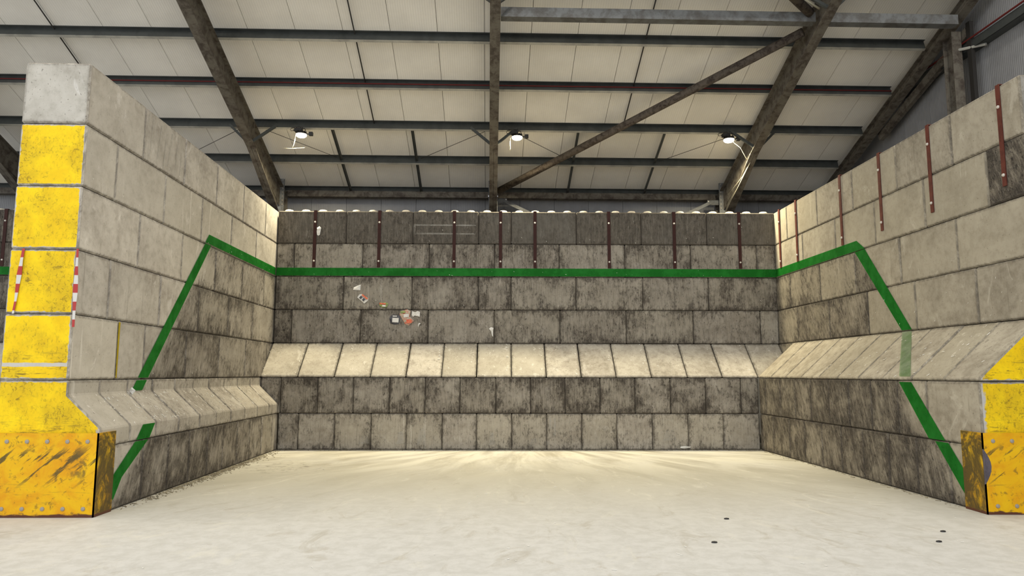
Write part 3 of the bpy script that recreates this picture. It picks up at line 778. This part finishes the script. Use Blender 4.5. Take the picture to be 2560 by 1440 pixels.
# sag rods and bars, wires
for i, bx in enumerate((-9.165, -2.90, 3.325)):
    nm = ['left of the left frame', 'between left and middle frames', 'between middle and right frames'][i]
    tube('sag_rod', [rp(bx, 12.6, .045), rp(bx, PUR[3], .045)], .014, 'rod', 'thin black sag rod running down the roof lining ' + nm, 'rod', 6)
for bx, nm in ((-3.945, 'first slim angle bar from the left, linking lower purlins'), (-1.96, 'second slim angle bar from the left, linking lower purlins'),
               (2.205, 'third slim angle bar from the left, beside the diagonal tube'), (4.40, 'fourth slim angle bar from the left, left of the third lamp')):
    a = rp(bx, PUR[3] + .05, .13); b = rp(bx, PUR[5], .12)
    p0 = W(a); g = Geo(); g.sweep([(-.035, 0), (.035, 0), (.035, .006), (-.029, .006), (-.029, -.04), (-.035, -.04)], (0, 0, 0), W(b) - p0, MB_.to_3x3() @ Vector((1, 0, 0)), NRM)
    o = g.obj('sag_bar', 'galv'); o.location = p0; tag(o, nm, 'bar')
for a, b, nm in (((-5.62, 17.62), (-4.05, 18.6), 'thin wire from the left frame down past the first lamp'), ((-.02, 17.5), (-1.85, 18.62), 'thin wire from the middle frame down to the left'),
                 ((.5, 17.55), (2.1, 18.62), 'thin wire behind the middle lamp down to the right'), ((6.45, 17.45), (4.5, 18.62), 'thin wire from the third lamp down to the left'),
                 ((-6.1, 17.5), (-7.8, 18.5), 'thin wire left of the left frame')):
    tube('brace_wire', [rp(a[0], a[1], .10), rp(b[0], b[1], .14)], .007, 'rod', nm, 'wire', 5)

# ------------------------------------------------------------------ lamps
def lamp(bx, py, label, light=True):
    p = rp(bx, py, .22); o0 = W(p)
    e_ = empty('high_bay_lamp', o0, AB); tag(e_, label, 'lamp')
    g = Geo(); g.box((-.16, -.07, -.12), (.02, .07, -.045)); g.box((-.19, -.02, -.10), (-.16, .02, -.07)); g.obj('driver_box', 'black', e_)
    g = Geo(); g.lathe([(.06, -.11), (.10, -.14), (.135, -.165), (.14, -.19)], 20)
    for k in range(12):
        a = 2 * math.pi * k / 12; g.box((.05, -.004, -.15), (.13, .004, -.115), Matrix.Rotation(a, 4, 'Z'))
    g.obj('housing', 'black', e_)
    g = Geo(); g.lathe([(.130, -.19), (.125, -.225), (.095, -.25), (.045, -.262), (.004, -.265)], 20); g.obj('lens', 'lens', e_, True)
    g = Geo(); pts = [(-.07 + .07 * math.cos(a), 0, -.05 + .055 * math.sin(a)) for a in [math.pi * k / 8 for k in range(9)]]
    g.tube(pts, .008, 6); pts = [(.05 + .05 * math.cos(a), 0, -.10 + .07 * math.sin(a)) for a in [math.pi * k / 8 for k in range(9)]]; g.tube(pts, .008, 6)
    g.tube([(0.02, 0, 0), (.02, 0, -.12)], .01, 6); g.obj('hanger', 'black', e_)
    g = Geo(); g.tube([(-.18, 0, -.085), (-.25, 0, -.10), (-.27, 0, -.07), (-.25, 0, -.03), (-.12, 0, 0)], .007, 6); g.obj('cable', 'black', e_, True)
    g = Geo(); g.box((.19, -.045, -.215), (.28, .045, -.13)); g.box((.13, -.02, -.185), (.19, .02, -.165)); g.obj('sensor_box', 'black', e_)
    if light:
        ld = bpy.data.lights.new('lamp_light', 'AREA'); ld.shape = 'DISK'; ld.size = .26; ld.energy = LAMP_W; ld.color = (1., .88, .60); ld.spread = R(152)
        lo = bpy.data.objects.new('lamp_light', ld); COL.objects.link(lo); lo.parent = e_; lo.location = (0, 0, -.275)
    return e_, o0
LMP = [(-4.66, 'first lamp from the left, glowing under the third purlin'), (.655, 'middle lamp, just right of the middle frame'), (5.965, 'third lamp, beside the right frame, trailing cobwebs')]
lp = [lamp(bx, 17.36, lb) for bx, lb in LMP]
# dusty strands hanging from the lamps
def strand(pts, radii, label):
    g = Geo(); p0 = Vector(pts[0]); g.tube([Vector(p) - p0 for p in pts], .01, 6, radii=radii); o = g.obj('cobweb_strand', 'web', smooth=True); o.location = p0; tag(o, label, 'cobweb'); return o
q = lp[0][1]
strand([q + Vector(v) for v in ((-.14, 0, -.20), (-.15, 0, -.32), (-.17, 0, -.42), (-.21, 0, -.54))], [.004, .009, .007, .009], 'dusty cobweb strand hanging from the first lamp')
strand([q + Vector(v) for v in ((-.45, 0, -.54), (-.21, 0, -.545), (.1, 0, -.52))], [.001, .003, .001], 'faint level cobweb thread below the first lamp')
q = lp[1][1]
strand([q + Vector(v) for v in ((-.17, 0, -.2), (-.175, 0, -.35), (-.17, 0, -.47), (-.18, 0, -.54))], [.008, .008, .006, .003], 'short dusty cobweb strand hanging from the middle lamp')
q = lp[2][1]
wbp = W((6.58, 17.55, 7.02))
strand([q + Vector((.1, 0, -.25)), q + Vector((.3, .05, -.38)), (q + Vector((.3, .05, -.38))).lerp(wbp, .6) + Vector((0, 0, -.05)), wbp], [.006, .006, .008, .006], 'pale cobweb strand sagging from the third lamp to the right frame')
strand([wbp, W((6.5, 18.3, 6.55)), W((6.46, 19.3, 6.1))], [.007, .011, .004], 'long pale cobweb strand down the right frame\'s web')
strand([wbp, W((6.50, 17.9, 6.75)), W((6.35, 18.6, 6.45))], [.006, .007, .003], 'shorter pale cobweb strand beside the long one on the right frame')

# two rows of added fill lights, without lamp bodies, to brighten the foreground floor
for by in (9.3, 2.5):
    for bx in (-7.5, .6, 8.2):
        ld = bpy.data.lights.new('hall_fill_light', 'AREA'); ld.shape = 'DISK'; ld.size = .4; ld.energy = FILL_W; ld.color = (1., .95, .86)
        lo = bpy.data.objects.new('hall_fill_light', ld); COL.objects.link(lo); lo.location = W(rp(bx, by, .55))

# ------------------------------------------------------------------ straps
def strap(p, rot, h_, label, group, bolts):
    e_ = empty('steel_strap', p, rot); tag(e_, label, 'strap', group)
    g = Geo(); g.box((-.038, -.020, 0), (.038, -.008, h_)); g.box((-.038, -.020, h_), (.038, .07, h_ + .012)); g.obj('flat_bar', 'reddark' if rot == 0 else 'red', e_)
    for z in bolts:
        g = Geo(); g.lathe([(.024, 0), (.024, .010), (.015, .022)], 8, Matrix.Translation((0, -.020, z)) @ Matrix.Rotation(R(90), 4, 'X')); g.obj('bolt', 'bolt', e_)
ordn = ['first', 'second', 'third', 'fourth', 'fifth', 'sixth', 'seventh', 'eighth']
for i, x in enumerate((-4.53, -2.98, -1.17, -.05, .785, 2.58, 4.17, 5.76)):
    strap((x, YU, 4.22), 0, 1.38, '%s dark red steel strap from the left on the back wall' % ordn[i], 'straps on the back wall', (.15, 1.10))
for i, y in enumerate((16.83, 15.89, 13.82, 12.38, 10.93, 9.335)):
    x = xR(y)
    strap((x, y, 4.20), -math.pi / 2 - aR, 1.40, '%s brick-red steel strap from the bay corner on the right wall' % ordn[i], 'straps on the right wall', (.15, 1.10))
strap((-11.95, YU, 4.22), 0, 1.38, 'dark red strap half hidden behind the left yellow pillar', 'straps on the back wall', (.15, 1.10))

# ------------------------------------------------------------------ steel corner guards
def guard(name, label, x0, x1, yf, ret_x, ret_y, H, bolts):
    """front plate from x0 to x1 at y=yf, side return at x=ret_x going back to ret_y"""
    e_ = empty(name, (ret_x, yf, 0)); tag(e_, label, 'guard plate')
    sg = 1 if ret_x == x1 else -1
    g = Geo(); g.box((x0 - ret_x, 0, .002), (x1 - ret_x, .016, H)); g.obj('front_plate', 'guard', e_)
    g = Geo(); g.box((min(0, -sg * .014), .0, .002), (max(0, -sg * .014), ret_y - yf, H)); g.obj('side_plate', 'guard', e_)
    for (bx, bz) in bolts:
        g = Geo(); g.lathe([(.026, 0), (.024, .008), (.012, .012)], 10, Matrix.Translation((bx - ret_x, 0, bz)) @ Matrix.Rotation(R(90), 4, 'X')); g.obj('bolt', 'boltdull', e_)
bl = [(-4.918 - .2375 * k, z) for z in (.877, .10) for k in range(7)]
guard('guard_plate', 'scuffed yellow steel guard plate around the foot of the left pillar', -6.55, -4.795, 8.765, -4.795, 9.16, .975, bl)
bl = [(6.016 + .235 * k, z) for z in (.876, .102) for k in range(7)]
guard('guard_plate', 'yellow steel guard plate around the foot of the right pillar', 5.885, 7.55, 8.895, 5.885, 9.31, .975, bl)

# bulged, torn corner of the right guard
g = Geo(); n_ = 9; vs = []
for i in range(n_):
    a = math.pi * i / (n_ - 1); z = .36 + .42 * i / (n_ - 1); w_ = .085 * math.sin(a) + .004
    vs += [(-.006, -.006 - .02 * math.sin(a), z), (w_, -.003, z), (w_, .004, z), (-.006, .004, z)]
fs = [(i * 4 + k, i * 4 + (k + 1) % 4, i * 4 + 4 + (k + 1) % 4, i * 4 + 4 + k) for i in range(n_ - 1) for k in range(4)] + [(3, 2, 1, 0), tuple((n_ - 1) * 4 + k for k in range(4))]
g.add(vs, fs); te = g.obj('torn_edge', 'torn'); te.parent = bpy.data.objects['guard_plate.001']; te['label'] = 'grey torn bulge in the plate corner'

# ------------------------------------------------------------------ barrier tape
def tape(pts, wd, label):
    g = Geo(); p0 = Vector(pts[0]); n = len(pts); vs = []; fs = []
    for i, p in enumerate(pts):
        p = Vector(p) - p0; w_ = wd[i]; tw = .35 * math.sin(i * 1.9)
        vs += [p + Vector((-w_, -.004 + tw * w_, 0)), p + Vector((w_, -.004 - tw * w_, 0)), p + Vector((w_, .001 - tw * w_, 0)), p + Vector((-w_, .001 + tw * w_, 0))]
    for i in range(n - 1):
        for k in range(4): fs.append((i * 4 + k, i * 4 + (k + 1) % 4, (i + 1) * 4 + (k + 1) % 4, (i + 1) * 4 + k))
    fs += [(0, 1, 2, 3), ((n - 1) * 4, (n - 1) * 4 + 1, (n - 1) * 4 + 2, (n - 1) * 4 + 3)]
    g.add(vs, fs); o = g.obj('barrier_tape', 'tape'); o.location = p0; tag(o, label, 'tape')
yt = 8.785
tape([(-5.872, yt, 3.20), (-5.888, yt, 3.05), (-5.900, yt, 2.88), (-5.912, yt, 2.70), (-5.920, yt, 2.55), (-5.938, yt, 2.40)], [.016, .022, .026, .018, .016, .012],
     'frayed red and white barrier tape hanging on the left pillar\'s third yellow block, left side')
tape([(-5.214, yt, 3.20), (-5.212, yt, 3.0), (-5.208, yt, 2.82), (-5.206, yt, 2.65), (-5.204, yt, 2.48), (-5.200, yt, 2.24)], [.012, .018, .022, .026, .022, .014],
     'red and white barrier tape down the right edge of the left pillar')

# ------------------------------------------------------------------ litter stuck to the wall
def scrap(name, outline, x, z, rot, label, cat, mat, extra=(), y=YU, base=None, n=None):
    """crumpled sheet: irregular outline, lifted and creased, 3 mm thick"""
    rng = random.Random(int((x + 20) * 100)); g = Geo()
    cx = sum(a for a, b in outline) / len(outline); cz = sum(b for a, b in outline) / len(outline)
    k = len(outline); ring = [Vector((a, -.012 - rng.uniform(0, .02), b)) for a, b in outline]
    mid = [Vector(((a + cx) / 2, -.02 - rng.uniform(0, .025), (b + cz) / 2)) for a, b in outline]
    c = Vector((cx, -.03, cz)); vs = ring + mid + [c]; fs = []
    for i in range(k):
        j = (i + 1) % k; fs += [(i, j, k + j, k + i), (k + i, k + j, 2 * k)]
    m = len(vs); vs2 = [v + Vector((0, .004, 0)) for v in vs]
    fs2 = [tuple(m + i for i in f[::-1]) for f in fs]; fs3 = [(i, (i + 1) % k, m + (i + 1) % k, m + i) for i in range(k)]
    g.add(vs + vs2, fs + fs2 + fs3)
    if extra:
        e_ = empty(name, (x, y, z)); e_.rotation_euler = (0, R(rot), 0); tag(e_, label, cat); g.obj('sheet', mat, e_)
        for (nm, a0, b0, a1, b1, mt) in extra:
            g2 = Geo(); g2.box((a0, -.052, b0), (a1, -.040, b1)); g2.obj(nm, mt, e_)
        return e_
    o = g.obj(name, mat); o.location = (x, y, z); o.rotation_euler = (0, R(rot), 0); tag(o, label, cat); return o
scrap('paper_scrap', [(-.09, -.06), (.08, -.07), (.09, .07), (.02, .05), (-.08, .0)], -3.48, 3.73, 0, 'white torn paper scrap, highest of the litter on the back wall', 'litter', 'paper')
scrap('food_label', [(-.12, -.07), (.10, -.08), (.13, .02), (.10, .08), (-.08, .07), (-.13, .02)], -3.33, 3.47, 38, 'red and white printed card with two dark squares stuck to the back wall', 'litter', 'paper',
      [('dark_square', -.075, -.045, -.02, .02, 'scrapblack'), ('dark_square', .01, -.045, .065, .02, 'scrapblack'), ('red_edge', -.07, .035, .10, .075, 'scrapred')])
scrap('food_label', [(-.11, -.03), (-.02, -.07), (.07, -.06), (.11, .02), (.06, .06), (-.03, .04), (-.10, .05)], -2.83, 3.32, 4, 'crumpled red and pale green label on the back wall', 'litter', 'scrapgreen',
      [('red_patch', -.10, .0, .05, .035, 'scrapred'), ('pale_patch', -.03, -.05, .05, -.01, 'paper')])
scrap('black_wrapper', [(-.14, .02), (-.11, -.10), (-.02, -.13), (.09, -.11), (.12, .02), (.10, .09), (-.04, .11), (-.11, .08)], -2.55, 2.97, 2, 'black film wrapper with white label stuck to the back wall', 'litter', 'scrapblack',
      [('white_label', -.065, -.075, .085, .035, 'paper'), ('white_strip', -.06, .06, .04, .085, 'paper')])
scrap('food_wrapper', [(-.14, .16), (-.17, .08), (-.06, -.16), (.02, -.20), (.15, -.10), (.06, .02), (.10, .14), (.02, .19)], -2.27, 3.02, -6, 'large colourful food wrapper with red patch stuck to the back wall', 'litter', 'scrapmix',
      [('white_label', -.075, .0, .045, .075, 'paper'), ('red_patch', -.02, -.15, .10, -.06, 'scrapred'), ('green_patch', -.14, .105, -.03, .155, 'scrapgreen')])
scrap('paper_scrap', [(-.10, -.03), (-.07, -.07), (-.03, -.04), (.09, -.07), (.10, .05), (.03, .07), (-.02, .04), (-.10, .07)], -2.06, 3.10, 0, 'white ragged scrap right of the colourful wrapper', 'litter', 'paper')
scrap('paper_scrap', [(-.05, .05), (.0, -.02), (.03, -.12), (.05, -.14), (.05, .0), (.06, .07), (.0, .09)], -.27, 2.70, 0, 'white torn streak of paper low on the back wall, alone', 'litter', 'paper')
scrap('plastic_string', [(-.02, -.08), (-.01, -.02), (.03, .01), (.03, .03), (-.01, .03), (-.03, -.02)], -1.98, 2.85, 0, 'small white curl of string below the ragged scrap', 'litter', 'paper')
scrap('rag', [(-.04, .02), (-.05, -.02), (-.035, -.11), (-.01, -.135), (.03, -.11), (.045, -.02), (.06, .05), (.02, .10), (-.05, .06)], -4.44, 5.12, 0, 'pale rag caught beside the first strap on the back wall', 'rag', 'paper')
o = scrap('paper_scrap', [(-.045, -.03), (.03, -.05), (.05, .02), (-.02, .045)], xL(10.35) + .03, 1.44, 20, 'small white square of paper on the left wall\'s sloped ledge', 'litter', 'paper', y=10.38)
o = scrap('plastic_scrap', [(-.10, 0), (-.02, -.02), (.12, .0), (.14, .03), (0, .04), (-.09, .03)], 4.08, .05, 0, 'crumpled clear-white plastic at the foot of the back wall', 'litter', 'paper', y=D - .03)

# white flecks on ledges and faces, grit along the wall foot: nobody could count them
def flecks(name, label, pts, mat, size, cat):
    g = Geo()
    for p, n in pts:
        s_ = random.uniform(*size); n = Vector(n).normalized()
        u = n.cross(Vector((random.random(), random.random(), random.random()))).normalized(); v = n.cross(u); l_ = random.uniform(1, 3.2)
        p = Vector(p) + n * .003; c = [p + u * s_ * l_ * a + v * s_ * b * .6 for a, b in ((-1, -1), (1, -.6), (.8, 1), (-1, .7))]
        t_ = [q_ + n * s_ * .5 for q_ in c]
        g.add(c + t_, [(0, 1, 2, 3), (7, 6, 5, 4), (0, 4, 5, 1), (1, 5, 6, 2), (2, 6, 7, 3), (3, 7, 4, 0)])
    o = g.obj(name, mat); tag(o, label, cat, kind='stuff'); return o
rg = random.Random(4)
pts = []
for _ in range(170):
    y = rg.triangular(9, 16.3, 10); pts.append(((xL(y) + rg.uniform(.0, .42), y, 0), (0, 0, 1)))
pp = []
for (p, n) in pts:
    d_ = p[0] - xL(p[1]); z = 1.42 - d_ * .94; pp.append(((p[0], p[1], z), (.68, 0, .73)))
flecks('litter_flecks', 'white flecks scattered over the left wall\'s sloped ledge', pp, 'fleck', (.004, .010), 'debris')
pp = []
for _ in range(150):
    x = rg.uniform(-5.4, 6.6); k = round((x + 5.44) / .792); x = -5.44 + k * .792 + rg.uniform(-.02, .02) if rg.random() < .75 else x
    t_ = rg.random(); pp.append(((x, D + .02 + t_ * .78, 1.655 + t_ * .735), (0, -.69, .73)))
for _ in range(80):
    t_ = rg.random(); y = rg.triangular(9, 16.2, 9.5); pp.append(((xR(y, 0) + .01 + t_ * .8, y, 1.655 + t_ * .725), (-.67, 0, .74)))
flecks('litter_flecks', 'white flecks in the joints of the back and right sloped ledges', pp, 'fleck', (.004, .010), 'debris')
pp = []
for _ in range(120): pp.append(((rg.uniform(-5.3, 6.5), YU - .006, rg.choice([2.42, 3.2, 4.0, 4.8]) + abs(rg.gauss(0, .25))), (0, -1, 0)))
for _ in range(60): y = rg.uniform(9, 17); pp.append(((xL(y) + .006, y, rg.choice([1.62, 2.4, 3.2, 4.0, 4.8]) + abs(rg.gauss(0, .08))), (1, 0, 0)))
for _ in range(22): y = rg.uniform(9, 13); pp.append(((xR(y) - .006, y, rg.uniform(2.45, 3.1)), (-1, 0, 0)))
flecks('litter_flecks', 'tiny white flecks stuck to the block faces', pp, 'fleck', (.002, .006), 'debris')
pp = []
for _ in range(1300):
    y = rg.triangular(9.2, 16.3, 13); pp.append(((xL(y, 0) + abs(rg.gauss(0, .10)) + .01, y, 0), (0, 0, 1)))
for _ in range(350): pp.append(((rg.uniform(-5, 5.8), D - abs(rg.gauss(0, .05)) - .01, 0), (0, 0, 1)))
for _ in range(140): y = rg.uniform(9.4, 16.3); pp.append(((xR(y, 0) - abs(rg.gauss(0, .05)) - .01, y, 0), (0, 0, 1)))
flecks('floor_grit', 'brown grit lying along the foot of the block walls', pp, 'grit', (.005, .012), 'debris')
pp = []
for _ in range(220): pp.append(((rg.uniform(-4.6, 5.4), rg.uniform(5.5, 16), 0), (0, 0, 1)))
for _ in range(90): y = rg.uniform(9.2, 16.3); pp.append(((xL(y, 0) + abs(rg.gauss(0, .15)) + .01, y, 0), (0, 0, 1)))
flecks('litter_flecks', 'pale flecks scattered over the concrete floor', pp, 'fleck', (.003, .008), 'debris')
for i, (x, y, lb) in enumerate(((2.63, 8.64, 'dark crumb on the floor right of centre, the farther one'), (2.14, 7.46, 'dark crumb on the floor right of centre, the nearer one'), (4.76, 7.95, 'dark crumb on the floor near the right pillar, the farther one'), (4.43, 7.48, 'dark crumb on the floor near the right pillar, the nearer one'))):
    g = Geo(); g.lathe([(.004, 0), (.022, .004), (.018, .014), (.004, .018)], 7, Matrix.Diagonal((1.5, .8, 1, 1))); o = g.obj('crumb', 'black'); o.location = (x, y, 0); tag(o, lb, 'debris')
